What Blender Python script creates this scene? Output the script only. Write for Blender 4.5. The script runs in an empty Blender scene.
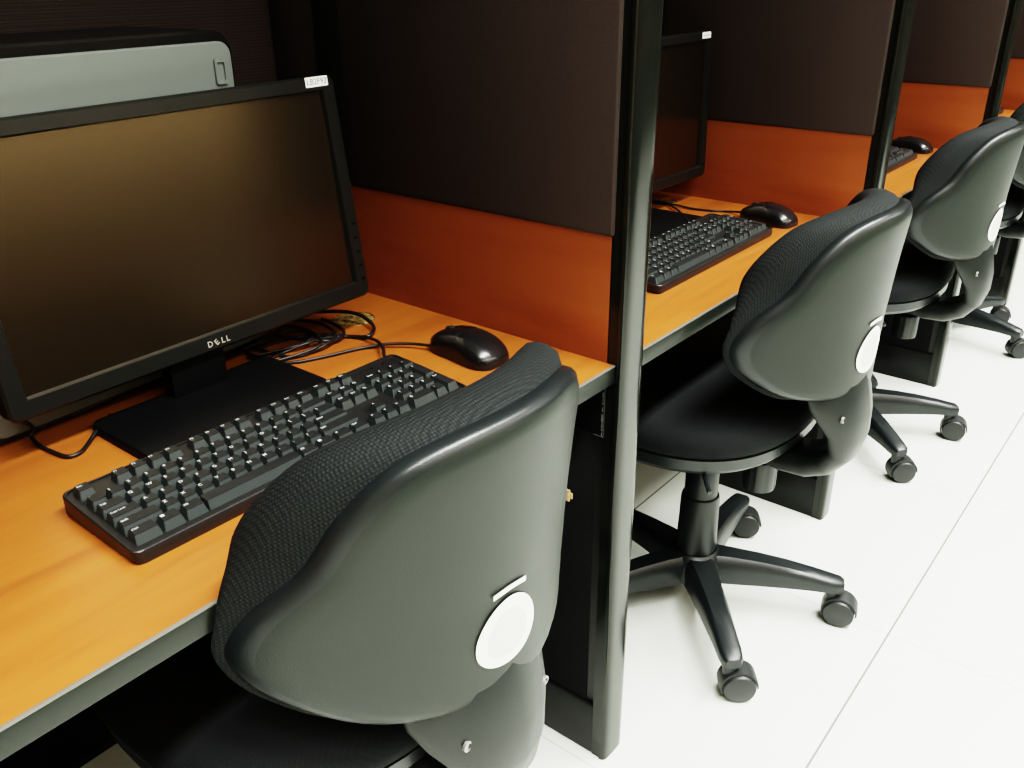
import bpy, bmesh, math, random
from mathutils import Vector, Matrix

random.seed(7)
scene = bpy.context.scene
C = bpy.context.collection
PI = math.pi
PITCH = 0.879          # carrel spacing along the row
PX0 = 0.877            # left face of the first partition
PT = 0.050             # partition thickness
DZ = 0.686             # desk top height
YF, YB = 0.543, 1.165  # front and back of the desks

# ------------------------------------------------------------------ materials
def mat(name, col=(0.5, 0.5, 0.5), rough=0.5, metal=0.0, spec=0.5, coat=0.0):
    m = bpy.data.materials.new(name); m.use_nodes = True
    b = m.node_tree.nodes['Principled BSDF']
    b.inputs['Base Color'].default_value = (*col, 1)
    b.inputs['Roughness'].default_value = rough
    b.inputs['Metallic'].default_value = metal
    b.inputs['Specular IOR Level'].default_value = spec
    b.inputs['Coat Weight'].default_value = coat
    return m

def nd(m, t, **kw):
    n = m.node_tree.nodes.new(t)
    for k, v in kw.items():
        if hasattr(n, k): setattr(n, k, v)
        else: n.inputs[k].default_value = v
    return n

def lk(m, a, b): m.node_tree.links.new(a, b)
def bsdf(m): return m.node_tree.nodes['Principled BSDF']

def ramp(m, fac, stops):
    r = nd(m, 'ShaderNodeValToRGB')
    el = r.color_ramp.elements
    while len(el) < len(stops): el.new(0.5)
    for e, (p, c) in zip(el, stops):
        e.position = p; e.color = (*c, 1)
    lk(m, fac, r.inputs['Fac'])
    return r

def wood(name, scale, dark, mid, light, rough=0.42):
    m = mat(name, mid, rough, spec=0.4)
    tc = nd(m, 'ShaderNodeTexCoord')
    mp = nd(m, 'ShaderNodeMapping'); mp.inputs['Scale'].default_value = scale
    lk(m, tc.outputs['Object'], mp.inputs['Vector'])
    n1 = nd(m, 'ShaderNodeTexNoise'); n1.inputs['Scale'].default_value = 1.0
    n1.inputs['Detail'].default_value = 7; n1.inputs['Roughness'].default_value = 0.62
    n1.inputs['Distortion'].default_value = 0.5
    lk(m, mp.outputs['Vector'], n1.inputs['Vector'])
    r = ramp(m, n1.outputs['Fac'], [(0.25, dark), (0.47, mid), (0.75, light)])
    lk(m, r.outputs['Color'], bsdf(m).inputs['Base Color'])
    return m

def fabric(name, c1, c2, pitch, rough=0.95, bump=0.6, axes='xz'):
    """woven cloth: two crossed sine waves give the threads, a soft noise the wear"""
    m = mat(name, c1, rough, spec=0.25)
    tc = nd(m, 'ShaderNodeTexCoord')
    mp = nd(m, 'ShaderNodeMapping'); mp.inputs['Rotation'].default_value = (0.6, 0.5, 0.785)
    lk(m, tc.outputs['Object'], mp.inputs['Vector'])
    ws = []
    for d in ('X', 'Y', 'Z'):
        w = nd(m, 'ShaderNodeTexWave'); w.wave_type = 'BANDS'; w.bands_direction = d
        w.inputs['Scale'].default_value = 0.314 / pitch
        w.inputs['Distortion'].default_value = 0.0
        lk(m, mp.outputs['Vector'], w.inputs['Vector']); ws.append(w)
    a = nd(m, 'ShaderNodeMath', operation='MULTIPLY'); lk(m, ws[0].outputs['Fac'], a.inputs[0]); lk(m, ws[1].outputs['Fac'], a.inputs[1])
    b = nd(m, 'ShaderNodeMath', operation='MAXIMUM')
    c = nd(m, 'ShaderNodeMath', operation='MULTIPLY'); lk(m, ws[1].outputs['Fac'], c.inputs[0]); lk(m, ws[2].outputs['Fac'], c.inputs[1])
    lk(m, a.outputs[0], b.inputs[0]); lk(m, c.outputs[0], b.inputs[1])
    r = ramp(m, b.outputs[0], [(0.0, c1), (0.8, c2)])
    nz = nd(m, 'ShaderNodeTexNoise'); nz.inputs['Scale'].default_value = 9.0; nz.inputs['Detail'].default_value = 4
    lk(m, tc.outputs['Object'], nz.inputs['Vector'])
    r2 = ramp(m, nz.outputs['Fac'], [(0.3, (0.72,)*3), (0.7, (1.1,)*3)])
    mx = nd(m, 'ShaderNodeMix', data_type='RGBA', blend_type='MULTIPLY'); mx.inputs[0].default_value = 1.0
    lk(m, r.outputs['Color'], mx.inputs[6]); lk(m, r2.outputs['Color'], mx.inputs[7])
    lk(m, mx.outputs[2], bsdf(m).inputs['Base Color'])
    bp = nd(m, 'ShaderNodeBump'); bp.inputs['Strength'].default_value = bump; bp.inputs['Distance'].default_value = pitch * 0.4
    lk(m, b.outputs[0], bp.inputs['Height']); lk(m, bp.outputs['Normal'], bsdf(m).inputs['Normal'])
    return m

def plastic(name, col, rough, bump=0.0, scale=600, spec=0.5):
    m = mat(name, col, rough, spec=spec)
    if bump:
        tc = nd(m, 'ShaderNodeTexCoord')
        n = nd(m, 'ShaderNodeTexNoise'); n.inputs['Scale'].default_value = scale; n.inputs['Detail'].default_value = 2
        lk(m, tc.outputs['Object'], n.inputs['Vector'])
        bp = nd(m, 'ShaderNodeBump'); bp.inputs['Strength'].default_value = bump; bp.inputs['Distance'].default_value = 0.001
        lk(m, n.outputs['Fac'], bp.inputs['Height']); lk(m, bp.outputs['Normal'], bsdf(m).inputs['Normal'])
    return m

M = {}
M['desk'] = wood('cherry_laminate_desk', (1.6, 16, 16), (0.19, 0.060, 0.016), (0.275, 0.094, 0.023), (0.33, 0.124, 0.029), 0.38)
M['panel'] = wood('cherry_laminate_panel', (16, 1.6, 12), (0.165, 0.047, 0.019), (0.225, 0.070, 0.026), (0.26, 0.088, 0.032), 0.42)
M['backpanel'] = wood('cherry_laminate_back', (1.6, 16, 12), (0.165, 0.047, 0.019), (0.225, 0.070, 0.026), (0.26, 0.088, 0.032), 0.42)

M['legfab'] = fabric('partition_leg_cloth', (0.005, 0.0055, 0.0065), (0.009, 0.0095, 0.0105), 0.0022)
def knit(name, c1, c2, pitch, bump):
    m = mat(name, c1, 0.85, spec=0.3)
    tc = nd(m, 'ShaderNodeTexCoord'); mp = nd(m, 'ShaderNodeMapping'); mp.inputs['Rotation'].default_value = (0.62, 0.0, 0.0)
    lk(m, tc.outputs['Object'], mp.inputs['Vector'])
    v = nd(m, 'ShaderNodeTexVoronoi'); v.inputs['Scale'].default_value = 1/pitch; v.inputs['Randomness'].default_value = 0.12
    lk(m, mp.outputs['Vector'], v.inputs['Vector'])
    r = ramp(m, v.outputs['Distance'], [(0.15, c2), (0.6, c1)])
    lk(m, r.outputs['Color'], bsdf(m).inputs['Base Color'])
    bp = nd(m, 'ShaderNodeBump', invert=True); bp.inputs['Strength'].default_value = bump; bp.inputs['Distance'].default_value = pitch*0.35
    lk(m, v.outputs['Distance'], bp.inputs['Height']); lk(m, bp.outputs['Normal'], bsdf(m).inputs['Normal'])
    return m
M['meshfab'] = knit('chair_cloth', (0.0035, 0.0045, 0.005), (0.016, 0.021, 0.0215), 0.0027, 0.6)
M['screenfab'] = knit('partition_cloth', (0.032, 0.0245, 0.0225), (0.062, 0.047, 0.043), 0.0025, 0.4)
M['seatfab'] = knit('seat_cloth', (0.004, 0.0052, 0.0064), (0.009, 0.0115, 0.0135), 0.0026, 0.3)
M['post'] = mat('black_enamel_post', (0.010, 0.0115, 0.0095), 0.15, spec=0.40, coat=0.0)
M['trim'] = mat('black_frame_trim', (0.008, 0.008, 0.008), 0.4, spec=0.3)
M['kick'] = plastic('kick_plate_plastic', (0.006, 0.0066, 0.0072), 0.35, spec=0.3)
M['edge'] = plastic('desk_edge_band', (0.012, 0.015, 0.012), 0.34, 0.15, 600, 0.3)
M['edgeglint'] = plastic('desk_edge_glint', (0.12, 0.115, 0.10), 0.35)  # light caught by the band's rounded top, put into a pale strip
M['steel'] = mat('worn_steel', (0.35, 0.34, 0.33), 0.4, 0.8)
M['shell'] = plastic('chair_shell_plastic', (0.0135, 0.0175, 0.0150), 0.40, 0.25, 900, 0.30)
M['arm'] = plastic('back_support_plastic', (0.010, 0.0125, 0.0115), 0.40, 0.2, 900, 0.4)
M['rim'] = plastic('chair_rim_plastic', (0.012, 0.015, 0.016), 0.30, 0.15, 900, 0.4)
M['base'] = plastic('chair_base_plastic', (0.013, 0.0165, 0.0175), 0.36, 0.25, 900)
M['wheel'] = plastic('caster_plastic', (0.017, 0.0195, 0.0200), 0.45)
M['sticker'] = mat('white_oval_label', (0.86, 0.86, 0.80), 0.5)
M['stickergrey'] = mat('grey_oval_print', (0.62, 0.62, 0.57), 0.5)
M['monitor'] = plastic('monitor_black_plastic', (0.011, 0.012, 0.011), 0.36, 0.12, 1500)
M['gloss'] = mat('gloss_black_plastic', (0.006, 0.006, 0.006), 0.12, spec=0.6)
M['stand'] = plastic('stand_black_plastic', (0.004, 0.0045, 0.005), 0.5, spec=0.25)
M['silver'] = mat('silver_lettering', (0.72, 0.70, 0.62), 0.3, 0.6)
M['label'] = mat('white_label_paper', (0.92, 0.93, 0.92), 0.6)
M['ink'] = mat('black_ink', (0.05, 0.05, 0.05), 0.7)
M['inkgrey'] = mat('faded_ink', (0.35, 0.36, 0.36), 0.7)
M['case_grey'] = plastic('tower_grey_metal', (0.15, 0.172, 0.163), 0.36, 0.05, 400)
M['case_black'] = plastic('tower_black_plastic', (0.012, 0.012, 0.012), 0.22)
M['kbd'] = plastic('keyboard_black_plastic', (0.011, 0.011, 0.011), 0.42, 0.2, 1200)
M['key'] = plastic('keycap_plastic', (0.010, 0.0115, 0.012), 0.5, 0.1, 2500)
M['skirt'] = plastic('keycap_skirt_lit', (0.028, 0.034, 0.034), 0.40)  # paler than the tops: reflected room light put into the skirt colour
M['keyprint'] = mat('keycap_white_print', (0.55, 0.60, 0.60), 0.5)
M['mouse'] = plastic('mouse_black_plastic', (0.010, 0.010, 0.011), 0.22)
M['cable'] = plastic('cable_rubber', (0.011, 0.011, 0.011), 0.42)
M['tape'] = mat('tan_tape', (0.45, 0.33, 0.16), 0.8)
M['wall'] = mat('painted_wall', (0.74, 0.62, 0.44), 0.9)
M['ceiling'] = mat('ceiling_paint', (0.32, 0.32, 0.31), 0.9)

# matt screen; the brown room reflection is put into its tint
m = mat('screen_glass', (0.008, 0.006, 0.004), 0.27, spec=0.5)
bsdf(m).inputs['IOR'].default_value = 2.25
bsdf(m).inputs['Specular Tint'].default_value = (1.0, 0.84, 0.62, 1)
M['screen'] = m

# chipboard
m = mat('chipboard', (0.5, 0.33, 0.12), 0.9)
tc = nd(m, 'ShaderNodeTexCoord'); v = nd(m, 'ShaderNodeTexVoronoi'); v.inputs['Scale'].default_value = 260
nz = nd(m, 'ShaderNodeTexNoise'); nz.inputs['Scale'].default_value = 60; lk(m, tc.outputs['Object'], nz.inputs['Vector'])
lk(m, tc.outputs['Object'], v.inputs['Vector'])
r = ramp(m, v.outputs['Color'], [(0.05, (0.05, 0.025, 0.006)), (0.45, (0.20, 0.125, 0.035)), (0.9, (0.34, 0.25, 0.09))])
r2 = ramp(m, nz.outputs['Fac'], [(0.35, (0.45,)*3), (0.6, (1.0,)*3)])
mx = nd(m, 'ShaderNodeMix', data_type='RGBA', blend_type='MULTIPLY'); mx.inputs[0].default_value = 1
lk(m, r.outputs['Color'], mx.inputs[6]); lk(m, r2.outputs['Color'], mx.inputs[7]); lk(m, mx.outputs[2], bsdf(m).inputs['Base Color'])
M['chip'] = m

# floor: 60 cm polished tiles with thin grey joints
m = mat('polished_floor_tile', (0.82, 0.85, 0.78), 0.22, spec=0.4)
tc = nd(m, 'ShaderNodeTexCoord'); sp = nd(m, 'ShaderNodeSeparateXYZ'); lk(m, tc.outputs['Object'], sp.inputs[0])
def joint(sock, off, w):
    a = nd(m, 'ShaderNodeMath', operation='SUBTRACT'); lk(m, sock, a.inputs[0]); a.inputs[1].default_value = off - 60.0
    d = nd(m, 'ShaderNodeMath', operation='DIVIDE'); lk(m, a.outputs[0], d.inputs[0]); d.inputs[1].default_value = 0.6
    f = nd(m, 'ShaderNodeMath', operation='FRACT'); lk(m, d.outputs[0], f.inputs[0])
    s = nd(m, 'ShaderNodeMath', operation='SUBTRACT'); lk(m, f.outputs[0], s.inputs[0]); s.inputs[1].default_value = 0.5
    ab = nd(m, 'ShaderNodeMath', operation='ABSOLUTE'); lk(m, s.outputs[0], ab.inputs[0])
    g = nd(m, 'ShaderNodeMath', operation='GREATER_THAN'); lk(m, ab.outputs[0], g.inputs[0]); g.inputs[1].default_value = 0.5 - w / 0.6
    return g
gx = joint(sp.outputs['X'], 1.456, 0.0013); gy = joint(sp.outputs['Y'], 0.2745, 0.0019)
nz = nd(m, 'ShaderNodeTexNoise'); nz.inputs['Scale'].default_value = 3.0; nz.inputs['Detail'].default_value = 5
lk(m, tc.outputs['Object'], nz.inputs['Vector'])
r = ramp(m, nz.outputs['Fac'], [(0.3, (0.59, 0.63, 0.575)), (0.7, (0.63, 0.67, 0.615))])
m1 = nd(m, 'ShaderNodeMix', data_type='RGBA'); lk(m, gx.outputs[0], m1.inputs[0]); lk(m, r.outputs['Color'], m1.inputs[6]); m1.inputs[7].default_value = (0.42, 0.43, 0.39, 1)
m2 = nd(m, 'ShaderNodeMix', data_type='RGBA'); lk(m, gy.outputs[0], m2.inputs[0]); lk(m, m1.outputs[2], m2.inputs[6]); m2.inputs[7].default_value = (0.16, 0.16, 0.145, 1)
lk(m, m2.outputs[2], bsdf(m).inputs['Base Color'])
M['floor'] = m

# ------------------------------------------------------------------ mesh helpers
class MB:
    """collects faces for ONE mesh object"""
    def __init__(s): s.v = []; s.f = []; s.mi = []
    def add(s, vs, fs, mi=0):
        o = len(s.v); s.v += [tuple(x) for x in vs]
        for f in fs: s.f.append([i + o for i in f]); s.mi.append(mi)
    def addbm(s, bm, mi=0):
        bm.verts.index_update()
        s.add([v.co[:] for v in bm.verts], [[v.index for v in f.verts] for f in bm.faces], mi); bm.free()
    def box(s, x0, x1, y0, y1, z0, z1, bev=0.0, seg=2, mi=0, mtx=None):
        bm = bmesh.new(); bmesh.ops.create_cube(bm, size=1)
        for v in bm.verts:
            v.co = Vector(((x0+x1)/2 + v.co.x*(x1-x0), (y0+y1)/2 + v.co.y*(y1-y0), (z0+z1)/2 + v.co.z*(z1-z0)))
        if bev: bmesh.ops.bevel(bm, geom=bm.edges[:], offset=bev, segments=seg, profile=0.5, affect='EDGES')
        if mtx is not None: bm.transform(mtx)
        s.addbm(bm, mi)
    def prism(s, pts, axis, a0, a1, mi=0):
        """polygon pts (2D) extruded along axis"""
        def P(p, a):
            if axis == 'z': return (p[0], p[1], a)
            if axis == 'y': return (p[0], a, p[1])
            return (a, p[0], p[1])
        n = len(pts)
        s.add([P(p, a0) for p in pts] + [P(p, a1) for p in pts],
              [list(range(n))[::-1], list(range(n, 2*n))] + [[i, (i+1) % n, n+(i+1) % n, n+i] for i in range(n)], mi)
    def lathe(s, prof, seg=32, c=(0, 0, 0), mtx=None, mi=0):
        vs, fs = [], []
        for r, z in prof:
            for k in range(seg):
                a = 2*PI*k/seg; p = Vector((r*math.cos(a), r*math.sin(a), z))
                if mtx is not None: p = mtx @ p
                vs.append(p + Vector(c))
        n = len(prof)
        for i in range(n-1):
            for k in range(seg):
                k2 = (k+1) % seg
                fs.append([i*seg+k, i*seg+k2, (i+1)*seg+k2, (i+1)*seg+k])
        fs.append(list(range(seg))[::-1]); fs.append([(n-1)*seg+k for k in range(seg)])
        s.add(vs, fs, mi)
    def rings(s, rings, cap0=True, cap1=True, mi=0):
        n = len(rings[0]); vs = [p for r in rings for p in r]; fs = []
        for i in range(len(rings)-1):
            for k in range(n):
                k2 = (k+1) % n
                fs.append([i*n+k, i*n+k2, (i+1)*n+k2, (i+1)*n+k])
        if cap0: fs.append(list(range(n))[::-1])
        if cap1: fs.append([(len(rings)-1)*n+k for k in range(n)])
        s.add(vs, fs, mi)
    def tube(s, pts, r, seg=8, mi=0, sub=6):
        P = [Vector(p) for p in pts]; dense = []
        for i in range(len(P)-1):
            a = P[max(i-1, 0)]; b = P[i]; c = P[i+1]; d = P[min(i+2, len(P)-1)]
            for k in range(sub):
                t = k/sub
                dense.append(0.5*((2*b)+(c-a)*t+(2*a-5*b+4*c-d)*t*t+(-a+3*b-3*c+d)*t**3))
        dense.append(P[-1]); rs = []; up = Vector((0, 0, 1))
        for i, p in enumerate(dense):
            t = (dense[min(i+1, len(dense)-1)] - dense[max(i-1, 0)]).normalized()
            u = up - t*up.dot(t)
            if u.length < 1e-3: u = Vector((1, 0, 0)) - t*t.x
            u.normalize(); w = t.cross(u); up = u
            rs.append([p + r*(math.cos(2*PI*k/seg)*u + math.sin(2*PI*k/seg)*w) for k in range(seg)])
        s.rings(rs, mi=mi)
    def build(s, name, mats, parent=None, smooth=35):
        me = bpy.data.meshes.new(name); me.from_pydata(s.v, [], s.f)
        for mm in (mats if isinstance(mats, (list, tuple)) else [mats]): me.materials.append(mm)
        for p, i in zip(me.polygons, s.mi): p.material_index = i
        bm = bmesh.new(); bm.from_mesh(me)
        bmesh.ops.recalc_face_normals(bm, faces=bm.faces[:]); bm.to_mesh(me); bm.free()
        if smooth:
            for p in me.polygons: p.use_smooth = True
            me.set_sharp_from_angle(angle=math.radians(smooth))
        me.update()
        return link(name, me, parent)

def link(name, me, parent=None):
    o = bpy.data.objects.new(name, me); C.objects.link(o)
    if parent is not None: o.parent = parent
    return o

def tag(o, label, cat, group=None):
    o['label'] = label; o['category'] = cat
    if group: o['group'] = group
    return o

def thing(name, label, cat, loc=(0, 0, 0), rz=0.0, group=None):
    o = bpy.data.objects.new(name, None); o.empty_display_size = 0.05; C.objects.link(o)
    o.location = loc; o.rotation_euler = (0, 0, rz)
    return tag(o, label, cat, group)

def dup(root, loc, label, rz=0.0, group=None):
    def rec(o, parent):
        c = o.copy(); C.objects.link(c)
        if parent is not None: c.parent = parent
        for ch in [x for x in allobj if x.parent == o]: rec(ch, c)
        return c
    allobj = list(bpy.data.objects)
    r = rec(root, None); r.location = loc; r.rotation_euler = (0, 0, rz); r['label'] = label
    if group: r['group'] = group
    return r

def structure(o): o['kind'] = 'structure'; return o

_tx = {}
def text_geo(s, size, bold=0.0):
    """flat lettering as (verts, faces), centred on the origin"""
    k = (s, round(size, 5), bold)
    if k in _tx: return _tx[k]
    cu = bpy.data.curves.new('lettering', 'FONT'); cu.body = s; cu.size = size
    cu.align_x = 'CENTER'; cu.align_y = 'CENTER'; cu.resolution_u = 2; cu.offset = bold * size
    o = bpy.data.objects.new('lettering', cu); C.objects.link(o)
    dg = bpy.context.evaluated_depsgraph_get(); me = o.evaluated_get(dg).to_mesh()
    g = ([v.co[:] for v in me.vertices], [list(p.vertices) for p in me.polygons])
    o.evaluated_get(dg).to_mesh_clear()
    bpy.data.objects.remove(o); bpy.data.curves.remove(cu)
    _tx[k] = g
    return g

# ------------------------------------------------------------------ room shell
b = MB(); b.box(-2.6, 7.0, -3.2, 2.2, -0.1, 0.0); structure(b.build('floor', M['floor'], smooth=0))
b = MB(); b.box(-2.6, 7.0, -3.2, 2.2, 2.75, 2.85); structure(b.build('ceiling', M['ceiling'], smooth=0))
b = MB(); b.box(-2.6, 7.0, 2.2, 2.3, 0, 2.75); structure(b.build('wall_back', M['wall'], smooth=0))
b = MB(); b.box(-2.6, 7.0, -2.5, -2.4, 0, 2.75); structure(b.build('wall_front', M['wall'], smooth=0))
b = MB(); b.box(-2.7, -2.6, -3.3, 2.3, 0, 2.75); structure(b.build('wall_left', M['wall'], smooth=0))
b = MB(); b.box(7.0, 7.1, -3.3, 2.3, 0, 2.75); structure(b.build('wall_right', M['wall'], smooth=0))

# far side of the aisle: unseen dark cloth and wood band added for reflections
b = MB(); b.box(-2.59, 6.99, -2.4, -2.37, 0.72, 0.80); o = structure(b.build('trim_1', M['backpanel'], smooth=0))
b = MB(); b.box(-2.59, 6.99, -2.4, -2.38, 0.0, 0.72); structure(b.build('trim_2', M['legfab'], smooth=0))
b = MB(); b.box(-2.59, 6.99, -2.4, -2.38, 0.80, 1.16); structure(b.build('trim_3', M['screenfab'], smooth=0))
b = MB(); b.box(3.3, 6.99, -2.4, -2.38, 1.16, 2.3); structure(b.build('reflection_panel_1', M['screenfab'], smooth=0))  # unseen dark panel added to darken the posts' reflections
b = MB(); b.box(6.97, 7.0, -2.38, 2.2, 0.0, 2.3); structure(b.build('reflection_panel_2', M['screenfab'], smooth=0))  # added cover over the end wall, keeps reflections in the posts dark
# ------------------------------------------------------------------ partitions
TOP = 1.42
def make_partition(label):
    t = thing('partition', label, 'partition', (0, 0, 0), group='partitions between the desks')
    # everything local: x 0..PT, y absolute
    b = MB(); b.box(0.006, PT-0.006, 0.553, 1.168, 0.02, TOP, 0.002); b.build('frame', M['trim'], t)
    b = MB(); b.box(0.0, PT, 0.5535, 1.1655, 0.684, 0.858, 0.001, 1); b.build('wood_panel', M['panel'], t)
    b = MB(); b.box(-0.003, PT+0.003, 0.552, 1.018, 0.850, TOP-0.02, 0.006, 3)
    b.box(-0.003, PT+0.003, 1.064, 1.167, 0.850, TOP-0.02, 0.006, 3); b.build('fabric_panel', M['screenfab'], t)
    b = MB(); b.box(0.003, PT-0.003, 0.572, 1.15, 0.100, 0.655, 0.003, 2); b.build('leg_panel', M['legfab'], t)
    b = MB(); b.box(0.0, PT, 0.556, 1.16, 0.0, 0.099, 0.003, 2); b.build('kick_plate', M['kick'], t)
    b = MB()
    pr = [(0.0, 0.556), (0.0, 0.542)]
    for k in range(25):
        a = PI - PI*k/24
        pr.append((PT/2 + 0.5*(PT+0.004)*math.copysign(abs(math.cos(a))**0.5, math.cos(a)), 0.541 - 0.011*abs(math.sin(a))**0.6))
    pr += [(PT, 0.542), (PT, 0.556)]
    b.prism(pr, 'z', 0.0, TOP); b.build('front_post', M['post'], t, 50)
    b = MB()
    pr = [(PT-0.003, 1.016)] + [(-0.004-0.006*math.sin(PI*k/8), 1.016+0.050*k/8) for k in range(9)] + [(PT-0.003, 1.066)]
    b.prism(pr, 'z', 0.858, TOP); b.build('rear_post', M['post'], t, 50)
    b = MB(); b.box(-0.003, PT+0.003, 0.538, 1.168, TOP, TOP+0.018, 0.004, 2); b.build('top_cap', M['post'], t)
    b = MB(); b.box(-0.002, 0.006, 0.556, 0.660, 0.578, 0.655, 0.001, 1)
    b.lathe([(0.004, 0), (0.004, 0.003), (0.002, 0.0035)], 12, (-0.0018, 0.625, 0.598), Matrix.Rotation(-PI/2, 3, 'Y'))
    br = b.build('desk_bracket', M['kick'], t)
    b = MB()
    z = 0.580
    while z < 0.642:
        h = random.uniform(0.003, 0.009); w = random.uniform(0.0006, 0.0018)
        b.box(-0.0026, -0.0018, 0.5585-w/2, 0.5585+w, z, z+h); z += h + random.uniform(0, 0.004)
    b.box(-0.0026, -0.0018, 0.556, 0.572, 0.5785, 0.5793)
    b.build('worn_edge', M['steel'], br)
    return t

lab = ['dark cloth and wood partition at the right end of the nearest desk',
       'partition at the right end of the second desk, behind the second chair',
       'partition at the right end of the third desk, behind the third chair',
       'farthest partition, its black lower end showing behind the third chair at right edge']
p0 = make_partition(lab[0]); p0.location = (PX0, 0, 0)
b = MB(); b.box(-0.0022, 0.001, 0.604, 0.622, 0.462, 0.472, 0.001, 1)
b.box(-0.0030, 0.0005, 0.608, 0.616, 0.457, 0.476, 0.001, 1)
tp = b.build('tape_scrap', M['tape'], p0); tp['label'] = 'small tan scrap of torn tape'
allp = [p0]
for k in range(1, 4):
    q = dup(p0, (PX0 + PITCH*k - (.010 if k == 1 else 0), -.014, 0), lab[k]); allp.append(q)
q = dup(p0, (PX0 - PITCH, 0, 0), 'partition at the left end of the nearest desk, beside the viewer'); allp.append(q)
for o in [x for x in bpy.data.objects if x.name.startswith('tape_scrap.')]: bpy.data.objects.remove(o)

# ------------------------------------------------------------------ desks and back screens
dl = ['nearest orange wood desk top carrying the big monitor and full keyboard',
      'second orange wood desk top, behind the second chair',
      'third orange wood desk top, with mouse above the third chair',
      'farthest orange wood desk top, a sliver at the right edge of the photo']
sl = ['dark cloth back screen behind the grey computer tower',
      'dark cloth and wood back screen of the second desk bay',
      'dark cloth and wood back screen of the third desk bay',
      'dark cloth and wood back screen of the farthest desk bay']
def make_desk(x0, x1, label):
    t = thing('desk_top', label, 'desk', (x0, 0, 0), group='desk tops in the row')
    w = x1 - x0
    b = MB(); hx, hy, hr = 0.785 - (PX0 + PT - PITCH), 0.932, 0.030
    hx = min(hx, w-0.06)
    # board with a round cable hole: square ring faces around a circle plus outer rectangle
    n = 32
    circ = [(hx + hr*math.cos(2*PI*k/n), hy + hr*math.sin(2*PI*k/n)) for k in range(n)]
    sq = []
    q = 0.045
    for k in range(n):
        a = 2*PI*k/n; c, s_ = math.cos(a), math.sin(a); m_ = max(abs(c), abs(s_)); sq.append((hx + q*c/m_, hy + q*s_/m_))
    for z, flip in ((DZ, False), (DZ-0.024, True)):
        vs = [(x, y, z) for x, y in circ] + [(x, y, z) for x, y in sq]
        b.add(vs, [[i, n+i, n+(i+1) % n, (i+1) % n] for i in range(n)])
        X = [0, hx-q, hx+q, w]; Y = [YF+0.003, hy-q, hy+q, YB]
        for i in range(3):
            for j in range(3):
                if i == 1 and j == 1: continue
                b.add([(X[i], Y[j], z), (X[i+1], Y[j], z), (X[i+1], Y[j+1], z), (X[i], Y[j+1], z)], [[0, 1, 2, 3]])
    b.add([(x, y, DZ) for x, y in circ] + [(x, y, DZ-0.024) for x, y in circ], [[i, (i+1) % n, n+(i+1) % n, n+i] for i in range(n)])
    for (xa, ya), (xb, yb) in (((0, YF+0.003), (w, YF+0.003)), ((w, YF+0.003), (w, YB)), ((w, YB), (0, YB)), ((0, YB), (0, YF+0.003))):
        b.add([(xa, ya, DZ), (xb, yb, DZ), (xb, yb, DZ-0.024), (xa, ya, DZ-0.024)], [[0, 1, 2, 3]])
    b.build('board', M['desk'], t, smooth=0)
    b = MB(); b.box(0, w, YF, YF+0.0032, DZ-0.0245, DZ-0.0016, 0.0008, 2); e = b.build('edge_band', M['edge'], t)
    b = MB(); b.box(0, w, YF-0.0004, YF+0.0034, DZ-0.0018, DZ+0.0004, 0.0006, 2); b.build('edge_glint', M['edgeglint'], e)
    b = MB(); b.lathe([(hr-0.0006, DZ-0.022), (hr-0.0006, DZ-0.0012), (hr-0.0016, DZ-0.0006)], 32, (hx, hy, 0))
    g = b.build('hole_plug', M['chip'], t); g['label'] = 'round raw chipboard plug in the cable hole'
    return t
def make_back(x0, x1, label):
    t = thing('back_screen', label, 'partition', (x0, 0, 0), group='back screens of the desk bays')
    w = x1 - x0
    b = MB(); b.box(0, w, 1.174, 1.204, 0.0, TOP, 0.002); b.build('frame', M['trim'], t)
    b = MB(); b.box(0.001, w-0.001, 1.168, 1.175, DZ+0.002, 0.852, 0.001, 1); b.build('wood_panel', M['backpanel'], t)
    b = MB(); b.box(0.001, w-0.001, 1.166, 1.175, 0.850, TOP-0.02, 0.004, 2); b.build('fabric_panel', M['screenfab'], t)
    b = MB(); b.box(0.001, w-0.001, 1.168, 1.175, 0.02, DZ-0.03, 0.001, 1); b.build('modesty_panel', M['legfab'], t)
    return t
for k in range(4):
    x1 = PX0 + PITCH*k; x0 = x1 - PITCH + PT
    if k == 0: x0 += 0.0
    make_desk(x0 + 0.0005, x1 - 0.0005, dl[k]); make_back(x0 - PT/2, x1 + PT/2, sl[k])

# ------------------------------------------------------------------ chairs
T_ = [0, .06, .2, .35, .5, .65, .8, .93, .985, 1.0]
W_ = [0, .125, .186, .209, .198, .165, .144, .111, .066, 0]
ZB, ZT = 0.530, 0.828
WR_ = W_[:6] + [.150, .123, .074, 0]     # the far upper corner is a little squarer
def back_outline(per=6, W=W_, WR=WR_):
    pts = [(-w, ZB+(ZT-ZB)*t) for w, t in zip(W, T_)] + [(w, ZB+(ZT-ZB)*t) for w, t in list(zip(WR, T_))[-2:0:-1]]
    out = []; n = len(pts)
    for i in range(n):
        P = [pts[(i+j-1) % n] for j in range(4)]
        for k in range(per):
            t = k/per
            out.append(tuple(0.5*((2*P[1][c])+(P[2][c]-P[0][c])*t+(2*P[0][c]-5*P[1][c]+4*P[2][c]-P[3][c])*t*t+(-P[0][c]+3*P[1][c]-3*P[2][c]+P[3][c])*t**3) for c in (0, 1)))
    return out
def back_y(s, z):
    d = z - 0.69
    return -0.256 - 0.06*d - 0.19*d*d + 2.64*s*s - 2.4*s*s*d
OUT = back_outline()
ZC = 0.655
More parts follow.
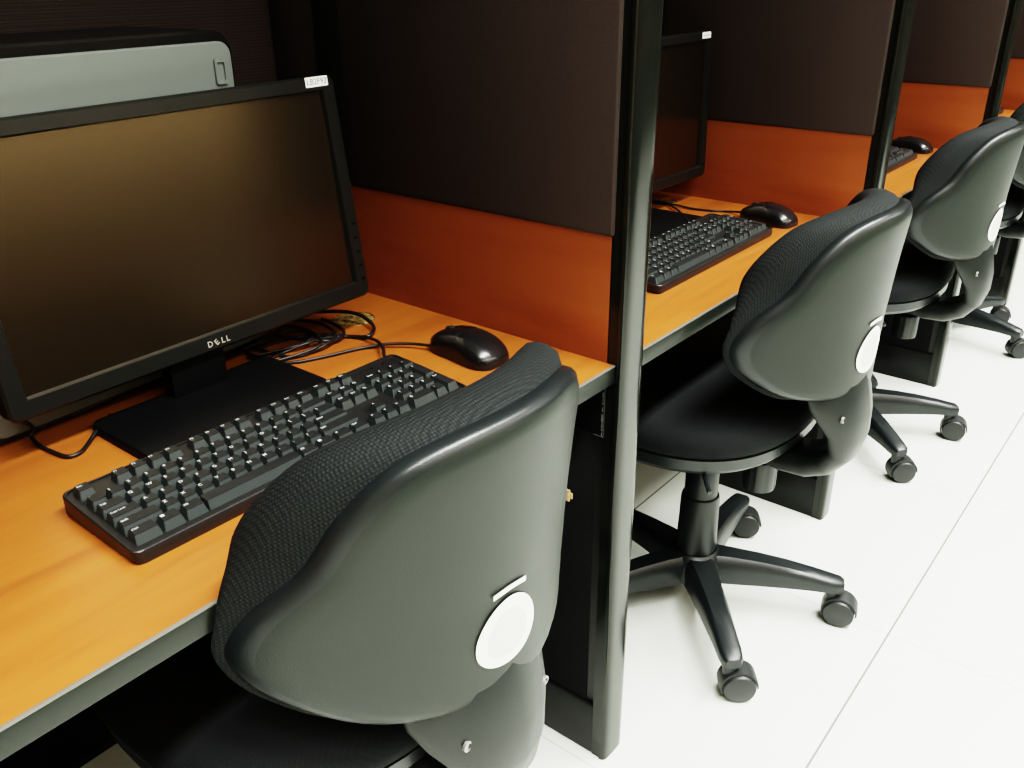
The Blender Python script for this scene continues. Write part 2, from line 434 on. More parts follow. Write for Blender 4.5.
def ring(g, dy, wide=0.0, out=OUT):
    r = []
    for x, z in out:
        xx = x*g; zz = ZC + (z-ZC)*g
        L = math.hypot(x, z-ZC) or 1
        xx += wide*x/L; zz += wide*(z-ZC)/L
        r.append((xx, back_y(xx, zz) + dy, zz))
    return r

W2_ = [0, .122, .184, .207, .203, .185, .168, .134, .078, 0]
OUT2 = back_outline(6, W2_, W2_[:6] + [.170, .139, .084, 0])
def cring(g, f, wide=0.0):
    # cushion ring: full thickness at the top and middle, thinner on the wrapped side wings
    r = []
    for (x, y, z) in ring(g, 0.0, wide, OUT2):
        k = min(1.0, max(0.0, (.745-z)/.085)) * min(1.0, max(0.0, (abs(x)-.09)/.08)); k = k*k*(3-2*k)
        r.append((x, y + .010 + f*(.056 - .050*k), z))
    return r

def make_chair(label, phase):
    t = thing('office_chair', label, 'chair', (0, 0, 0), group='office chairs along the desks')
    # --- seat
    def sring(sx, sy, z, n=56, e=2.5, cy=0.042):
        r = []
        for k in range(n):
            a = 2*PI*k/n; c, s_ = math.cos(a), math.sin(a)
            r.append((sx*math.copysign(abs(c)**(2/e), c), cy + sy*math.copysign(abs(s_)**(2/e), s_), z))
        return r
    b = MB(); b.rings([sring(.10, .10, .398), sring(.19, .185, .402), sring(.225, .208, .410), sring(.234, .217, .420), sring(.235, .218, .438), sring(.228, .211, .442)])
    b.build('seat_shell', M['base'], t)
    b = MB(); b.rings([sring(.230, .213, .438), sring(.240, .223, .448), sring(.243, .226, .463), sring(.238, .221, .479), sring(.222, .206, .492), sring(.19, .187, .499), sring(.13, .13, .501), sring(.05, .05, .500)])
    b.build('seat_cushion', M['seatfab'], t, 80)
    # --- backrest shell: rim flange, rounded shoulder, smooth back
    b = MB()
    b.rings([ring(.93, .012), ring(.985, .016), ring(1.0, .012), ring(1.0, .003), ring(.985, -.003), ring(.955, -.006)], True, False)
    rim = b
    b2 = MB()
    b2.rings([ring(.955, -.006), ring(.93, -.0085), ring(.88, -.010), ring(.75, -.010), ring(.6, -.010), ring(.45, -.010), ring(.3, -.010), ring(.15, -.010), ring(.04, -.010)], False, True)
    sh = b2.build('backrest_shell', M['shell'], t, 80)
    rim.build('shell_rim', M['rim'], sh, 60)
    # --- back cushion
    b = MB()
    b.rings([ring(.90, .004), ring(.96, .006), ring(.985, .012), cring(1.0, .20, .003), cring(1.0, .42, .007), cring(1.0, .66, .007), cring(1.0, .86, .003), cring(.97, 1.0), cring(.90, 1.10), cring(.8, 1.12), cring(.65, 1.12), cring(.5, 1.12), cring(.3, 1.12), cring(.1, 1.12)])
    b.build('backrest_cushion', M['meshfab'], t, 80)
    # --- oval label and slot badge on the back of the shell
    def on_back(s, z, off): return (s, back_y(s, z) - 0.010 - off, z)
    def oval(rx, rz, off, cz, n=40, skew=0.0):
        vs = [on_back(-.017, cz, off)]; fs = []
        for j in (0.35, 0.7, 1.0):
            for k in range(n):
                a = 2*PI*k/n; x = rx*j*math.cos(a); z = rz*j*math.sin(a)
                vs.append(on_back(x*(1-.16*math.sin(a))-.017, cz+z, off))
        for k in range(n):
            k2 = (k+1) % n; fs.append([0, 1+k, 1+k2])
            for j in (0, 1): fs.append([1+j*n+k, 1+j*n+n+k, 1+j*n+n+k2, 1+j*n+k2])
        return vs, fs
    b = MB(); b.add(*oval(.036, .0375, .0015, .612), 0); st = b.build('oval_label', M['sticker'], sh, 80)
    b = MB(); b.add(*oval(.024, .026, .0019, .610), 0); b.build('label_print', M['stickergrey'], st, 80)
    b = MB(); n = 8
    vs = [on_back(-.036+.040*k/n, .6545 + .0022*math.sin(PI*k/n), .0016) for k in range(n+1)] + [on_back(-.036+.040*k/n, .660 + .0022*math.sin(PI*k/n), .0016) for k in range(n+1)]
    b.add(vs, [[k, k+1, n+2+k, n+1+k] for k in range(n)]); b.build('badge', M['sticker'], sh, 80)
    # --- J-shaped back support
    path = [(-.232, .615, .088, .010), (-.254, .570, .094, .012), (-.263, .535, .092, .016), (-.267, .500, .081, .022), (-.264, .465, .064, .030), (-.250, .432, .052, .040), (-.226, .405, .046, .046), (-.195, .391, .043, .048), (-.155, .387, .041, .046), (-.06, .392, .038, .030)]
    rs = []
    for i, (y, z, hw, th) in enumerate(path):
        a = path[max(i-1, 0)]; c = path[min(i+1, len(path)-1)]
        d = Vector((0, c[0]-a[0], c[1]-a[1])).normalized(); nrm = Vector((0, d.z, -d.y))   # points outwards (back / down)
        if nrm.y > 0 and i < 5: nrm = -nrm
        r = []
        for k in range(28):
            ang = 2*PI*k/28; cx = math.copysign(abs(math.cos(ang))**0.55, math.cos(ang))*hw; cn = math.copysign(abs(math.sin(ang))**0.8, math.sin(ang))*th/2
            wrap = (6.0 if z > 0.45 else 2.5)*cx*cx
            p = Vector((cx-.010, y, z)) + nrm*(cn - wrap)
            r.append(p)
        rs.append(r)
    b = MB(); b.rings(rs); js = b.build('back_support', M['base'], t, 70)
    js.data.materials[0] = M['arm']
    for sx in (-.058, .050):
        b = MB(); b.lathe([(.0055, 0), (.0055, .003), (.0035, .0035), (.0035, .002), (.001, .002)], 14, (sx-.010, -.2735+6*sx*sx, .508), Matrix.Rotation(PI/2, 3, 'X'))
        b.build('screw', M['steel'], js)
    # --- mechanism, knob, lever
    b = MB(); b.box(-.07, .07, -.10, .11, .372, .400, .008, 2); b.box(-.045, .045, -.05, .06, .352, .376, .008, 2); b.build('tilt_mechanism', M['base'], t)
    b = MB(); prof = []
    seg = 48; vs = []; fs = []
    for z, rr in ((.300, .024), (.302, .0285), (.308, .0295), (.352, .0295), (.359, .028), (.361, .012), (.376, .012)):
        for k in range(seg):
            q = rr*(1 - (.07 if (k % 6 == 0 and .305 < z < .357) else 0)); a = 2*PI*k/seg
            vs.append((q*math.cos(a), -.108+q*math.sin(a), z))
    for i in range(6):
        for k in range(seg): fs.append([i*seg+k, i*seg+(k+1) % seg, (i+1)*seg+(k+1) % seg, (i+1)*seg+k])
    fs.append(list(range(seg))[::-1]); fs.append([6*seg+k for k in range(seg)])
    b.add(vs, fs); b.build('tension_knob', M['base'], t)
    b = MB(); b.tube([(-.15, -.06, .411), (-.18, -.085, .407), (-.205, -.105, .402), (-.220, -.118, .398)], .004); b.build('height_lever', M['base'], t)
    # --- column
    b = MB(); b.lathe([(.0385, .085), (.0385, .13), (.036, .235), (.0345, .243), (.031, .245), (.031, .305), (.029, .309), (.029, .360)], 32)
    b.build('gas_column', M['base'], t)
    # --- star base
    b = MB(); b.lathe([(.050, .062), (.056, .072), (.054, .104), (.047, .118), (.040, .124), (.040, .10)], 40); b.build('base_hub', M['base'], t)
    for i in range(5):
        a = phase + i*2*PI/5; mt = Matrix.Rotation(a, 3, 'Z')
        prof = [(.030, .062, .120, .032), (.07, .063, .120, .028), (.12, .066, .1175, .025), (.17, .069, .1125, .023), (.22, .071, .1045, .021), (.255, .071, .097, .0205), (.272, .071, .094, .018), (.279, .072, .090, .013)]
        rs = []
        for r_, z0, z1, hw in prof:
            rg = []
            for px, pz in ((-1, 0), (-1, .55), (-.9, .85), (-.62, 1), (0, .985), (.62, 1), (.9, .85), (1, .55), (1, 0), (.8, -.02), (0, -.02), (-.8, -.02)):
                rg.append(mt @ Vector((r_, hw*px*(1 if pz > .5 else .92), z0+(z1-z0)*pz)))
            rs.append(rg)
        b = MB(); b.rings(rs); lg = b.build('base_leg', M['base'], t, 40)
        # twin-wheel caster, swivelled its own way
        sw = math.radians(-65 + [8, 170, -30, 12, -10][i])
        R = Matrix.Rotation(sw, 3, 'Z'); cc = mt @ Vector((.262, 0, 0))
        b = MB()
        b.lathe([(.012, .045), (.0135, .062), (.0135, .074)], 16, cc)
        off = Vector((.016, 0, .0285))
        ax = Matrix.Rotation(-PI/2, 3, 'X')
        for sgn in (-1, 1):
            prof2 = [(.0265, .006*sgn), (.0285, .008*sgn), (.0285, .020*sgn), (.0265, .0235*sgn), (.021, .0245*sgn), (.0195, .0250*sgn), (.004, .0255*sgn)]
            vs2 = MB(); vs2.lathe(prof2, 28, (0, 0, 0), ax)
            b.add([R @ (Vector(p) + off) + cc for p in vs2.v], vs2.f, 0)
        # hood: half ring over the wheels
        hr = []
        for k in range(15):
            an = math.radians(-25 + 205*k/14); c_, s_ = math.cos(an), math.sin(an)
            sec = []
            for q, w in ((.0298, -.019), (.0328, -.0175), (.0335, 0), (.0328, .0175), (.0298, .019), (.0298, 0)):
                sec.append(R @ (Vector((-q*c_, w, q*s_)) + off) + cc)
            hr.append(sec)
        b.rings(hr)
        b.build('caster', M['wheel'], lg, 40)
    return t
def chair_at(x, y, label, phase): 
    c = make_chair(label, math.radians(phase)); c.location = (x, y, 0); return c
chair_at(0.493, 0.656, 'nearest office chair, seen from behind in the foreground with a white oval on its back', 20)
chair_at(1.325, 0.620, 'second chair from the front, its whole star base and casters in view', 6)
chair_at(2.210, 0.640, 'third chair from the front, beside the third desk at upper right', 10.7)
chair_at(3.090, 0.650, 'farthest chair, mostly hidden behind the third chair at the right edge', 40)

# ------------------------------------------------------------------ monitors
def make_monitor(label, loc, tilt, sticker, roll=0.0):
    """origin: under the front face, centre, desk level.  W 0.478, panel bottom at z 0.054"""
    t = thing('monitor', label, 'monitor', loc)
    W, Hh, z0 = 0.478, 0.284, 0.0555
    mt = Matrix.Translation((0, 0, z0)) @ Matrix.Rotation(-roll, 4, 'Y') @ Matrix.Rotation(-tilt, 4, 'X') @ Matrix.Translation((0, 0, -z0))
    def X(p): return tuple(mt @ Vector(p))
    def rr(x0, x1, z0_, z1_, r, n=6):
        pts = []
        for cx, cz, a0 in ((x1-r, z1_-r, 0), (x0+r, z1_-r, 90), (x0+r, z0_+r, 180), (x1-r, z0_+r, 270)):
            for k in range(n+1):
                a = math.radians(a0 + 90*k/n); pts.append((cx+r*math.cos(a), cz+r*math.sin(a)))
        return pts
    bw, bt, bb = 0.020, 0.016, 0.020
    o1 = rr(-W/2, W/2, z0, z0+Hh, .010); o2 = rr(-W/2+.003, W/2-.003, z0+.003, z0+Hh-.003, .008)
    i1 = rr(-W/2+bw, W/2-bw, z0+bb, z0+Hh-bt, .0015); i2 = rr(-W/2+bw+.002, W/2-bw-.002, z0+bb+.002, z0+Hh-bt-.002, .001)
    ob = rr(-W/2+.02, W/2-.02, z0+.02, z0+Hh-.02, .015)
    b = MB()
    b.rings([[X((x, .012, z)) for x, z in i2], [X((x, .005, z)) for x, z in i2], [X((x, 0, z)) for x, z in i1], [X((x, 0, z)) for x, z in o2], [X((x, .003, z)) for x, z in o1], [X((x, .022, z)) for x, z in o1], [X((x, .034, z)) for x, z in ob]], False, True)
    bz = b.build('housing', M['monitor'], t, 30)
    b = MB(); x0, x1, za, zb = -W/2+bw+.0005, W/2-bw-.0005, z0+bb+.0005, z0+Hh-bt-.0005
    b.add([X((x0, .0058, za)), X((x1, .0058, za)), X((x1, .0058, zb)), X((x0, .0058, zb))], [[0, 1, 2, 3]]); b.build('screen', M['screen'], t, 0)
    # lettering on the chin, raised silver; the second letter leans
    b = MB(); ROT = Matrix.Rotation(PI/2, 4, 'X')
    xs = -.0145
    for ch, dx, tw in (('D', 0, 0), ('E', .0088, math.radians(32)), ('L', .0172, 0), ('L', .0238, 0)):
        vs, fs = text_geo(ch, .0098, 0.02)
        mm = Matrix.Translation((xs+dx+.003, -.0006, z0+.0098)) @ ROT @ Matrix.Rotation(tw, 4, 'Z')
        b.add([X((mm @ Vector(p))[:]) for p in vs], fs)
    b.build('maker_lettering', M['silver'], t, 0)
    # buttons on the lower right bezel
    for k in range(5):
        zz = z0 + .024 + .0185*k
        b = MB()
        if k == 0: b.lathe([(.0028, 0), (.0028, .0010), (.0018, .0012)], 16, X((W/2-.0095, -.0001, zz)), Matrix.Rotation(PI/2, 3, 'X'))
        else: b.box(W/2-.0125, W/2-.0065, -.0008, .001, zz-.0011, zz+.0011, .0004, 1, mtx=mt)
        b.build('button', M['gloss'], t)
    # white asset label on the top right corner
    b = MB(); lx0, lx1, lz0, lz1 = W/2-.0745+.034, W/2-.0405+.032, z0+Hh-.0122, z0+Hh-.0006
    lx0, lx1 = W/2-.0455, W/2-.011
    b.add([X((lx0, -.0005, lz0)), X((lx1, -.0005, lz0)), X((lx1, -.0005, lz1)), X((lx0, -.0005, lz1))], [[0, 1, 2, 3]], 0)
    if sticker:
        vs, fs = text_geo(sticker, .0100, 0.0); cx = (lx0+lx1)/2
        mm = Matrix.Translation((cx, -.0008, (lz0+lz1)/2)) @ ROT
        w_ = max(p[0] for p in vs)-min(p[0] for p in vs)
        b.add([X((mm @ Vector((p[0]*.030/w_, p[1], p[2])))[:]) for p in vs], fs, 1)
    else:
        for k in range(5):
            xx = lx0+.006+.0050*k
            b.add([X((xx, -.0008, lz0+.0045)), X((xx+.003, -.0008, lz0+.0045)), X((xx+.003, -.0008, lz0+.0070)), X((xx, -.0008, lz0+.0070))], [[0, 1, 2, 3]], 1)
    s = b.build('asset_label', [M['label'], M['ink'] if sticker else M['inkgrey']], t, 0); s['label'] = 'small white asset label'
    # stand
    b = MB(); b.box(-.060, .012, .012, .034, .008, .082, .003, 2); b.build('stand_neck', M['stand'], t)
    b = MB()
    pts = []
    for cx, cy, a0 in ((.086-.012, .036-.012, 0), (-.153+.012, .036-.012, 90), (-.153+.012, -.092+.012, 180), (.086-.012, -.092+.012, 270)):
        for k in range(6):
            a = math.radians(a0+18*k); pts.append((cx+.012*math.cos(a), cy+.012*math.sin(a)))
    b.rings([[(x, y, 0) for x, y in pts], [(x, y, .007) for x, y in pts], [(-.0335+(x+.0335)*.985, y*.98, .010) for x, y in pts]])
    b.build('stand_base', M['stand'], t)
    return t
make_monitor('large black monitor on the nearest desk with a white LB2F93 label', (0.527, 0.868, DZ), math.radians(7.0), 'LB2F93', 0.010)
make_monitor('smaller looking monitor on the second desk, half hidden by the post', (1.486, 0.868, DZ+0.0), math.radians(1.6), None)

# ------------------------------------------------------------------ computer tower
t = thing('computer_tower', 'grey sided black computer tower standing behind the nearest monitor', 'computer', (0.664-0.426*math.cos(0.061), 0.957-0.426*math.sin(0.061), DZ), 0.061)
def rrect(x0, x1, z0, z1, r, n=8):
    pts = []
    for cx, cz, a0 in ((x1-r, z1-r, 0), (x0+r, z1-r, 90), (x0+r, z0+r, 180), (x1-r, z0+r, 270)):
        for k in range(n+1):
            a = math.radians(a0+90*k/n); pts.append((cx+r*math.cos(a), cz+r*math.sin(a)))
    return pts
LT, HT, DT = 0.426, 0.395, 0.178
b = MB()
o = rrect(0, LT, 0.002, HT, .026); o2 = rrect(.003, LT-.003, .005, HT-.003, .024)
b.rings([[(x, .006, z) for x, z in o2], [(x, .009, z) for x, z in o], [(x, DT-.004, z) for x, z in o], [(x, DT, z) for x, z in o2]])
b.build('chassis', M['case_black'], t, 40)
b = MB(); o = rrect(.050, LT-.007, .010, HT-.012, .016); o2 = rrect(.052, LT-.009, .012, HT-.014, .014)
b.rings([[(x, 0, z) for x, z in o2], [(x, .002, z) for x, z in o], [(x, .008, z) for x, z in o]])
sp_ = b.build('side_panel', M['case_grey'], t, 40)
b = MB(); oa = rrect(LT-.0345, LT-.0185, HT-.059, HT-.030, .003, 4); ob = rrect(LT-.0315, LT-.0215, HT-.055, HT-.0345, .002, 4)
b.rings([[(x, .001, z) for x, z in oa], [(x, -.003, z) for x, z in oa], [(x, -.003, z) for x, z in ob], [(x, -.0006, z) for x, z in ob]])
b.build('latch', M['case_grey'], sp_, 40)
b = MB(); b.box(.0, .045, .004, DT-.002, .006, HT-.006, .006, 2); b.build('front_bezel', M['case_black'], t)
for xx in (.08, .34):
    b = MB(); b.box(xx, xx+.03, .02, DT-.02, -.0, .002); b.build('foot', M['case_black'], t)

# ------------------------------------------------------------------ keyboards
U = 0.01805
def key_rows():
    """(part name, x in units, row, width in units, legend)"""
    K = []
    def run(x, row, items, name='key'):
        for it in items:
            if isinstance(it, (int, float)): x += it; continue
            lg, w = it if isinstance(it, tuple) else (it, 1)
            K.append((name, x, row, w, lg)); x += w
    run(0, 0, ['Esc'], 'function_key'); run(2, 0, ['F1', 'F2', 'F3', 'F4', .5, 'F5', 'F6', 'F7', 'F8', .5, 'F9', 'F10', 'F11', 'F12'], 'function_key')
    run(15.25, 0, ['Prt', 'Scr', 'Brk'], 'function_key')
    run(0, 1.35, ['`', '1', '2', '3', '4', '5', '6', '7', '8', '9', '0', '-', '=']); run(13, 1.35, [('<-', 2)], 'modifier_key')
    run(0, 2.35, [('Tab', 1.5)], 'modifier_key'); run(1.5, 2.35, list('QWERTYUIOP[]') + [('\\', 1.5)])
    run(0, 3.35, [('Caps Lock', 1.75)], 'modifier_key'); run(1.75, 3.35, list("ASDFGHJKL;'")); run(12.75, 3.35, [('Enter', 2.25)], 'modifier_key')
    run(0, 4.35, [('Shift', 2.25)], 'modifier_key'); run(2.25, 4.35, list('ZXCVBNM,./')); run(12.25, 4.35, [('Shift', 2.75)], 'modifier_key')
    run(0, 5.35, [('Ctrl', 1.5), ('#', 1.25), ('Alt', 1.25)], 'modifier_key'); run(4, 5.35, [('', 6)], 'space_bar')
    run(10, 5.35, [('Alt', 1.25), ('#', 1.25), ('=', 1.25), ('Ctrl', 1.25)], 'modifier_key')
    run(15.25, 1.35, ['Ins', 'Hm', 'Pg'], 'navigation_key'); run(15.25, 2.35, ['Del', 'End', 'Pg'], 'navigation_key')
    run(16.25, 4.35, ['^'], 'arrow_key'); run(15.25, 5.35, ['<', 'v', '>'], 'arrow_key')
    run(18.5, 1.35, ['Num', '/', '*', '-'], 'number_key'); run(18.5, 2.35, ['7', '8', '9'], 'number_key'); run(18.5, 3.35, ['4', '5', '6'], 'number_key')
    run(18.5, 4.35, ['1', '2', '3'], 'number_key'); run(18.5, 5.35, [('0', 2), '.'], 'number_key')
    K.append(('number_key', 21.5, 2.35, 1, '+2')); K.append(('number_key', 21.5, 4.35, 1, 'E2'))
    return K
KL, KD = 0.421, 0.131
def ztop(y): return 0.0145 + (y + KD/2) * 0.062           # wedge: rear edge higher
def add_body(b):
    r = .009; pts = []
    for cx, cy, a0 in ((KL/2-r, KD/2-r, 0), (-KL/2+r, KD/2-r, 90), (-KL/2+r, -KD/2+r, 180), (KL/2-r, -KD/2+r, 270)):
        for k in range(6):
            a = math.radians(a0+18*k); pts.append((cx+r*math.cos(a), cy+r*math.sin(a)))
    b.rings([[(x*.99, y*.98, 0) for x, y in pts], [(x, y, .003) for x, y in pts], [(x, y, ztop(y)-.001) for x, y in pts], [(x*.996, y*.988, ztop(y)) for x, y in pts],
             [(x*.985, y*.955, ztop(y)) for x, y in pts], [(x*.984, y*.952, ztop(y)-.0015) for x, y in pts]])
def add_key(b, x, row, w, lg, legends=True):
    cx0 = -11.25*U + x*U; h = 1
    if lg in ('+2', 'E2'): h = 2
    yc = KD/2 - .011 - (row + h/2)*U*0.985 + .002; xc = cx0 + w*U/2
    hx, hy = w*U/2 - .0007, h*U*0.985/2 - .0006
    zb = ztop(yc)-.003; zt = ztop(yc) + .0072
    sl = 0.062
    bot = [(-hx, -hy), (hx, -hy), (hx, hy), (-hx, hy)]
    ins_f, ins_b, ins_s = .0044, .0008, .0024
    tx, ty0, ty1 = hx-ins_s, -hy+ins_f, hy-ins_b
    top = [(-tx, ty0), (tx, ty0), (tx, ty1), (-tx, ty1)]
    c = .0008
    def oct_(p, q): 
        (x0, y0), (x1, y1) = p[0], p[2]
        return [(x0+q, y0), (x1-q, y0), (x1, y0+q), (x1, y1-q), (x1-q, y1), (x0+q, y1), (x0, y1-q), (x0, y0+q)]
    def Z(y, z): return z + sl*y
    rb = [(xc+p[0], yc+p[1], Z(p[1], zb)) for p in oct_(bot, c)]
    rt0 = [(xc+p[0]*1.04, yc+p[1]*1.03, Z(p[1], zt-.0007)) for p in oct_(top, c)]
    rt = [(xc+p[0], yc+p[1], Z(p[1], zt)) for p in oct_(top, c)]
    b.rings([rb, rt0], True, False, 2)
    b.rings([rt0, rt], False, True, 0)
    if not legends or not lg: return
    s = {'+2': '+', 'E2': 'Ent'}.get(lg, lg)
    if s == '#':      # four-pane flag mark
        g = ([], [])
        q = .0016
        vs = []; fs = []
        for ox in (-.0017, .0001):
            for oy in (-.0016, .0002):
                k = len(vs); vs += [(ox, oy, 0), (ox+q, oy, 0), (ox+q, oy+q, 0), (ox, oy+q, 0)]; fs.append([k, k+1, k+2, k+3])
    else:
        vs, fs = text_geo(s, .0052 if len(s) == 1 else (.0038 if len(s) < 6 else .0033), .008)
    if not vs: return
    wid = max(p[0] for p in vs) - min(p[0] for p in vs)
    lx = xc - tx + wid/2 + .0012; ly = yc + ty1 - .0034
    b.add([(lx+p[0], ly+p[1], Z(ly+p[1]-yc, zt) + .00025) for p in vs], fs, 1)
def make_keyboard(label, loc, rz, cable=None):
    t = thing('keyboard', label, 'keyboard', loc, rz, group='keyboards on the desks')
    b = MB(); add_body(b); b.build('body', M['kbd'], t, 40)
    for (nm, x, row, w, lg) in key_rows():
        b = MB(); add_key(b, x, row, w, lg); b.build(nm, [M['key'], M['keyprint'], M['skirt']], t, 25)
    for k in range(3):
        b = MB(); x = (19.2+k*1.1-11.25)*U; y = KD/2-.0125; b.box(x-.0012, x+.0012, y-.0008, y+.0008, ztop(y)-.001, ztop(y)+.0005)
        b.build('status_light', M['key'], t)
        
    return t
kb = make_keyboard('full size black keyboard on the nearest desk below the large monitor', (0.4850, 0.6955, DZ), math.radians(-0.8))
kb2 = dup(kb, (1.3510, 0.7000, DZ), 'black keyboard on the second desk, left end cut off by the post', math.radians(0.3))
kb3 = dup(kb, (2.2530, 0.7060, DZ), 'black keyboard on the third desk, only its right end showing past the post', 0)
t = None
b = MB(); add_body(b)
nb = len(b.f)
for (nm, x, row, w, lg) in key_rows(): add_key(b, x, row, w, lg, False)
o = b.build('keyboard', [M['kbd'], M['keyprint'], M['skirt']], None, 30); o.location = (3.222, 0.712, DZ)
tag(o, 'farthest black keyboard, a tiny corner past the third post', 'keyboard', 'keyboards on the desks')

# keyboard cords
def world_tube(name, pts, r, parent, mm=None):
    b = MB(); inv = Matrix.Translation(parent.location).to_4x4() @ parent.rotation_euler.to_matrix().to_4x4() if parent else Matrix.Identity(4)
    inv = inv.inverted()
    b.tube([inv @ Vector(p) for p in pts], r)
    return b.build(name, mm or M['cable'], parent, 80)

# ------------------------------------------------------------------ camera model (also used to read desk-level points of the cords)
F = 884.0325
RM = Matrix(((0.6274283886, -0.7786263599, -0.0086376446), (-0.3374242492, -0.2618707102, -0.9041950050), (0.7017681193, 0.5702321658, -0.4270325326)))
CAM = Vector((0, 0, 1.14464433))

cz = DZ + 0.0028
# ------------------------------------------------------------------ mice
def make_mouse(label, loc, rz):
    t = thing('computer_mouse', label, 'mouse', loc, rz, group='mice on the desks')
    L, W, Hm = .114, .060, .037
    def sec(u, zs=1.0, ins=0.0, zoff=0.0, z0=0.0):
        # u from -1 (palm end, -y) to 1 (buttons, +y)
        y = u*L/2
        wprof = (1-abs(u)**4.5)**.5 if abs(u) < 1 else 0
        hw = W/2*(.30+.70*wprof)*(1.0-.10*u - .06*math.exp(-((u-.15)/.35)**2))
        hz = Hm*(max(0.0, 1-((u+.12)/(1.34 if u > -.12 else .99))**2))**.72
        hz = max(hz, .010)*zs
        return y, hw-ins, hz+zoff
    us = [-1, -.985, -.95, -.88, -.78, -.65, -.5, -.33, -.15, .05, .25, .43, .6, .75, .87, .95, .985, 1]
    def ring_(u, z0, grow=0.0):
        y, hw, hz = sec(u); r = []
        sc = 1.0 if abs(u) < 1 else .8
        for k in range(25):
            a = PI*k/24; c = math.cos(a); s_ = math.sin(a)
            r.append((hw*sc*math.copysign(abs(c)**.75, c), y, z0 + (hz*sc-z0)*abs(s_)**.62 + grow))
        return r
    b = MB(); b.rings([ring_(u, .001) for u in us]); b.build('body', M['mouse'], t, 60)
    for sg in (-1, 1):
        b = MB(); rs = []
        for u in [.02, .2, .4, .58, .74, .86, .94]:
            y, hw, hz = sec(u); r = []
            for k in range(9):
                q = (.07 + .86*k/8); a = PI/2 - sg*q*PI/2*.74; c = math.cos(a)
                x = hw*math.copysign(abs(c)**.75, c)
                r.append((x, y, .001+(hz-.001)*abs(math.sin(a))**.62 + .0009))
            rs.append(r)
        n = 9; vs = [p for r in rs for p in r]; lower = [(p[0], p[1], p[2]-.0015) for p in vs]
        fs = [[i*n+k, i*n+k+1, (i+1)*n+k+1, (i+1)*n+k] for i in range(len(rs)-1) for k in range(n-1)]
        b.add(vs, fs)
        m_ = len(vs); edge = [i for i in range(n)] + [i*n+n-1 for i in range(1, len(rs))] + [(len(rs)-1)*n+k for k in range(n-2, -1, -1)] + [i*n for i in range(len(rs)-2, 0, -1)]
        b.add([vs[i] for i in edge] + [lower[i] for i in edge], [[k, (k+1) % len(edge), len(edge)+(k+1) % len(edge), len(edge)+k] for k in range(len(edge))])
        b.build('mouse_button', M['mouse'], t, 60)
    y, hw, hz = sec(.52); b = MB(); b.lathe([(.009, -.0032), (.0105, -.002), (.0105, .002), (.009, .0032)], 20, (0, y, hz-.0072), Matrix.Rotation(PI/2, 3, 'Y')); b.build('scroll_wheel', M['wheel'], t)
    return t
ms = [make_mouse('black mouse on the nearest desk, beside its wood partition', (0.787, 0.713, DZ), math.radians(-3))]
ms.append(dup(ms[0], (1.645, 0.684, DZ), 'black mouse on the second desk, right of the keyboard', math.radians(-8)))
ms.append(dup(ms[0], (2.560, 0.690, DZ), 'black mouse on the third desk, at the keyboard end beside the wood', math.radians(-6)))

def desk_pt(u, v, z):
    """the point of height z seen at pixel u, v of the photograph; used to read off where the cords lie on the desk"""
    r = RM.transposed() @ Vector(((u-512)/F, (v-384)/F, 1)); k = (z-CAM.z)/r.z
    return CAM + r*k
def cords(px, z=cz):
    pts = [desk_pt(u, v, (z + (e[0] if e else 0))) for u, v, *e in px]
    for p in pts:                       # cords stop short of the tower's side
        if p.x < 0.675: p.y = min(p.y, 0.957 - 0.061*max(0, 0.664-p.x) - 0.010)
    return pts
world_tube('cord', cords([(386, 361, .014), (384, 355, .014), (383, 348, .010), (377, 341, .006), (364, 337, .003), (346, 336.5), (326, 338, .004), (305, 344, .006), (285, 352), (265, 360), (248, 357)]), .0022, kb)
world_tube('cord', cords([(694, 227, .014), (688, 221, .008), (681, 213, .004), (672, 206, .003), (662, 202), (650, 201)]), .0022, kb2)
world_tube('cord', cords([(434, 346, .006), (415, 344, .004), (388, 344, .003), (362, 348), (340, 353), (318, 358), (296, 362), (275, 362), (250, 354), (228, 346), (215, 340)]), .0021, ms[0])
world_tube('cord', cords([(741, 212, .006), (728, 211.5), (710, 210.5), (692, 208.5), (676, 205, .002), (664, 203, .002), (650, 203)]), .0021, ms[1])
b = MB()
b.tube(cords([(262, 330, .004), (285, 320, .006), (308, 313, .01), (328, 311.5, .012), (348, 312, .012), (362, 316, .010), (372, 324, .006), (373.5, 331, .004), (367, 336.5, .002), (350, 336.5), (329, 335), (303, 336.5), (278, 341), (255, 350)]), .0026)
o = b.build('cable', M['cable'], None, 80); tag(o, 'black cable looping over the chipboard plug right of the large monitor', 'cable', 'loose cables on the nearest desk')
b = MB()
b.tube(cords([(250, 332, .006), (275, 322.5, .006), (300, 320.5, .008), (319, 323, .008), (331, 329, .008), (336, 335, .008), (328, 343, .006), (313, 351, .002), (292, 357), (268, 352), (248, 345, .003)]), .0022)
b.tube(cords([(240, 336, .010), (262, 328, .012), (285, 326, .013), (304, 329, .012), (318, 336, .010), (320, 345, .007), (300, 354, .003), (276, 361)]), .0022)
b.tube(cords([(236, 350, .006), (256, 341, .008), (278, 337, .009), (300, 339, .008), (322, 341, .006), (338, 339, .004), (344, 332, .004), (336, 325, .006), (322, 319, .008)]), .0024)
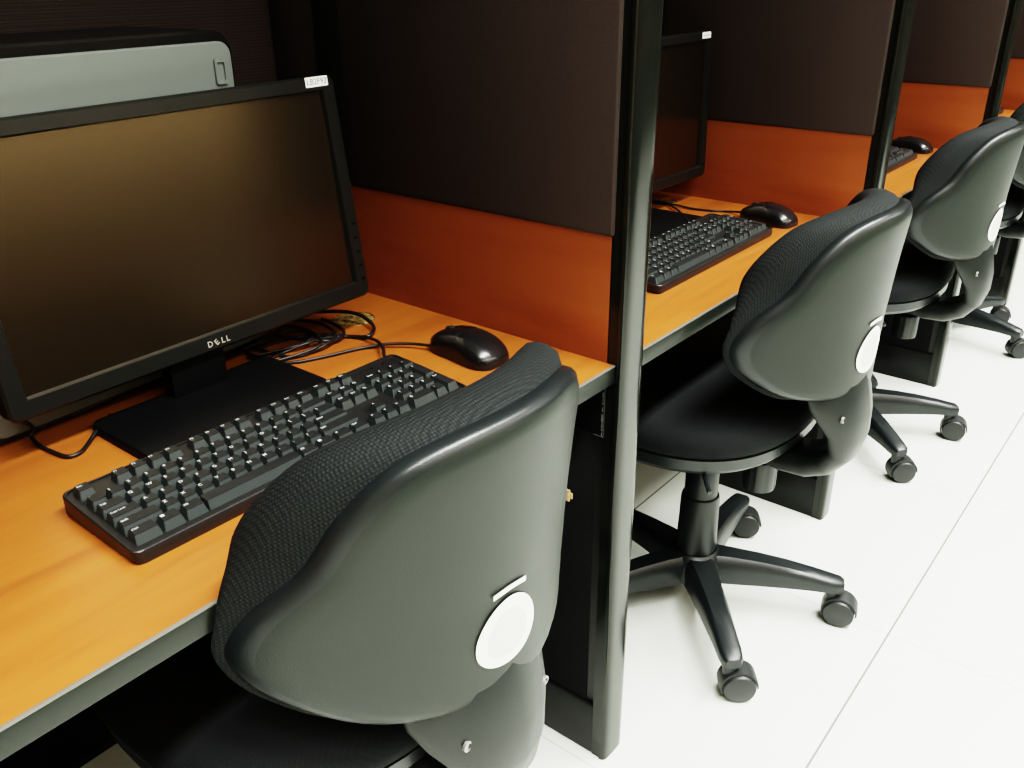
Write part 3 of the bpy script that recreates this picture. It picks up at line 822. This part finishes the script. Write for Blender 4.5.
b.tube(cords([(245, 340, .008), (270, 333, .009), (294, 331, .010), (312, 335, .009), (305, 343, .006), (284, 349, .004), (258, 355, .003)]), .0020)
o = b.build('cable', M['cable'], None, 80); tag(o, 'bundled black cable coil on the desk under the large monitor corner', 'cable', 'loose cables on the nearest desk')
b = MB(); b.tube(cords([(0, 408, .03), (12, 414, .02), (23, 423, .012), (28, 434, .006), (38, 444.5), (54, 452.5), (68, 456.5), (81, 452), (90, 441), (96, 432, .003), (110, 415, .006)]), .0022)
o = b.build('cable', M['cable'], None, 80); tag(o, 'thin black cable loop hanging below the large monitor, at left', 'cable', 'loose cables on the nearest desk')

# ------------------------------------------------------------------ camera
cd = bpy.data.cameras.new('camera'); cam = bpy.data.objects.new('camera', cd); C.objects.link(cam)
cd.sensor_fit = 'HORIZONTAL'; cd.sensor_width = 36; cd.lens = F/1024*36; cd.clip_start = 0.02
r0, r1, r2 = RM[0], RM[1], RM[2]
cam.matrix_world = Matrix(((r0[0], -r1[0], -r2[0], CAM.x), (r0[1], -r1[1], -r2[1], CAM.y), (r0[2], -r1[2], -r2[2], CAM.z), (0, 0, 0, 1)))
scene.camera = cam

# ------------------------------------------------------------------ light
def area(name, loc, sx, sy, power, col=(1, .98, .93), spread=180):
    l = bpy.data.lights.new(name, 'AREA'); l.shape = 'RECTANGLE'; l.size = sx; l.size_y = sy; l.energy = power; l.color = col; l.spread = math.radians(spread)
    o = bpy.data.objects.new(name, l); C.objects.link(o); o.location = loc
    return o
for x in (-0.9, 0.6, 2.1, 3.6, 5.1):
    area('ceiling_tube', (x, -0.45, 2.70), 1.3, 0.25, 37, spread=98)
    area('ceiling_tube', (x, -1.80, 2.70), 1.3, 0.25, 17)
w = bpy.data.worlds.new('world'); scene.world = w; w.use_nodes = True
w.node_tree.nodes['Background'].inputs['Color'].default_value = (0.9, 0.95, 1, 1); w.node_tree.nodes['Background'].inputs['Strength'].default_value = 0.2

scene.view_settings.view_transform = 'Filmic'
scene.view_settings.look = 'Very High Contrast'
scene.view_settings.exposure = 0.66
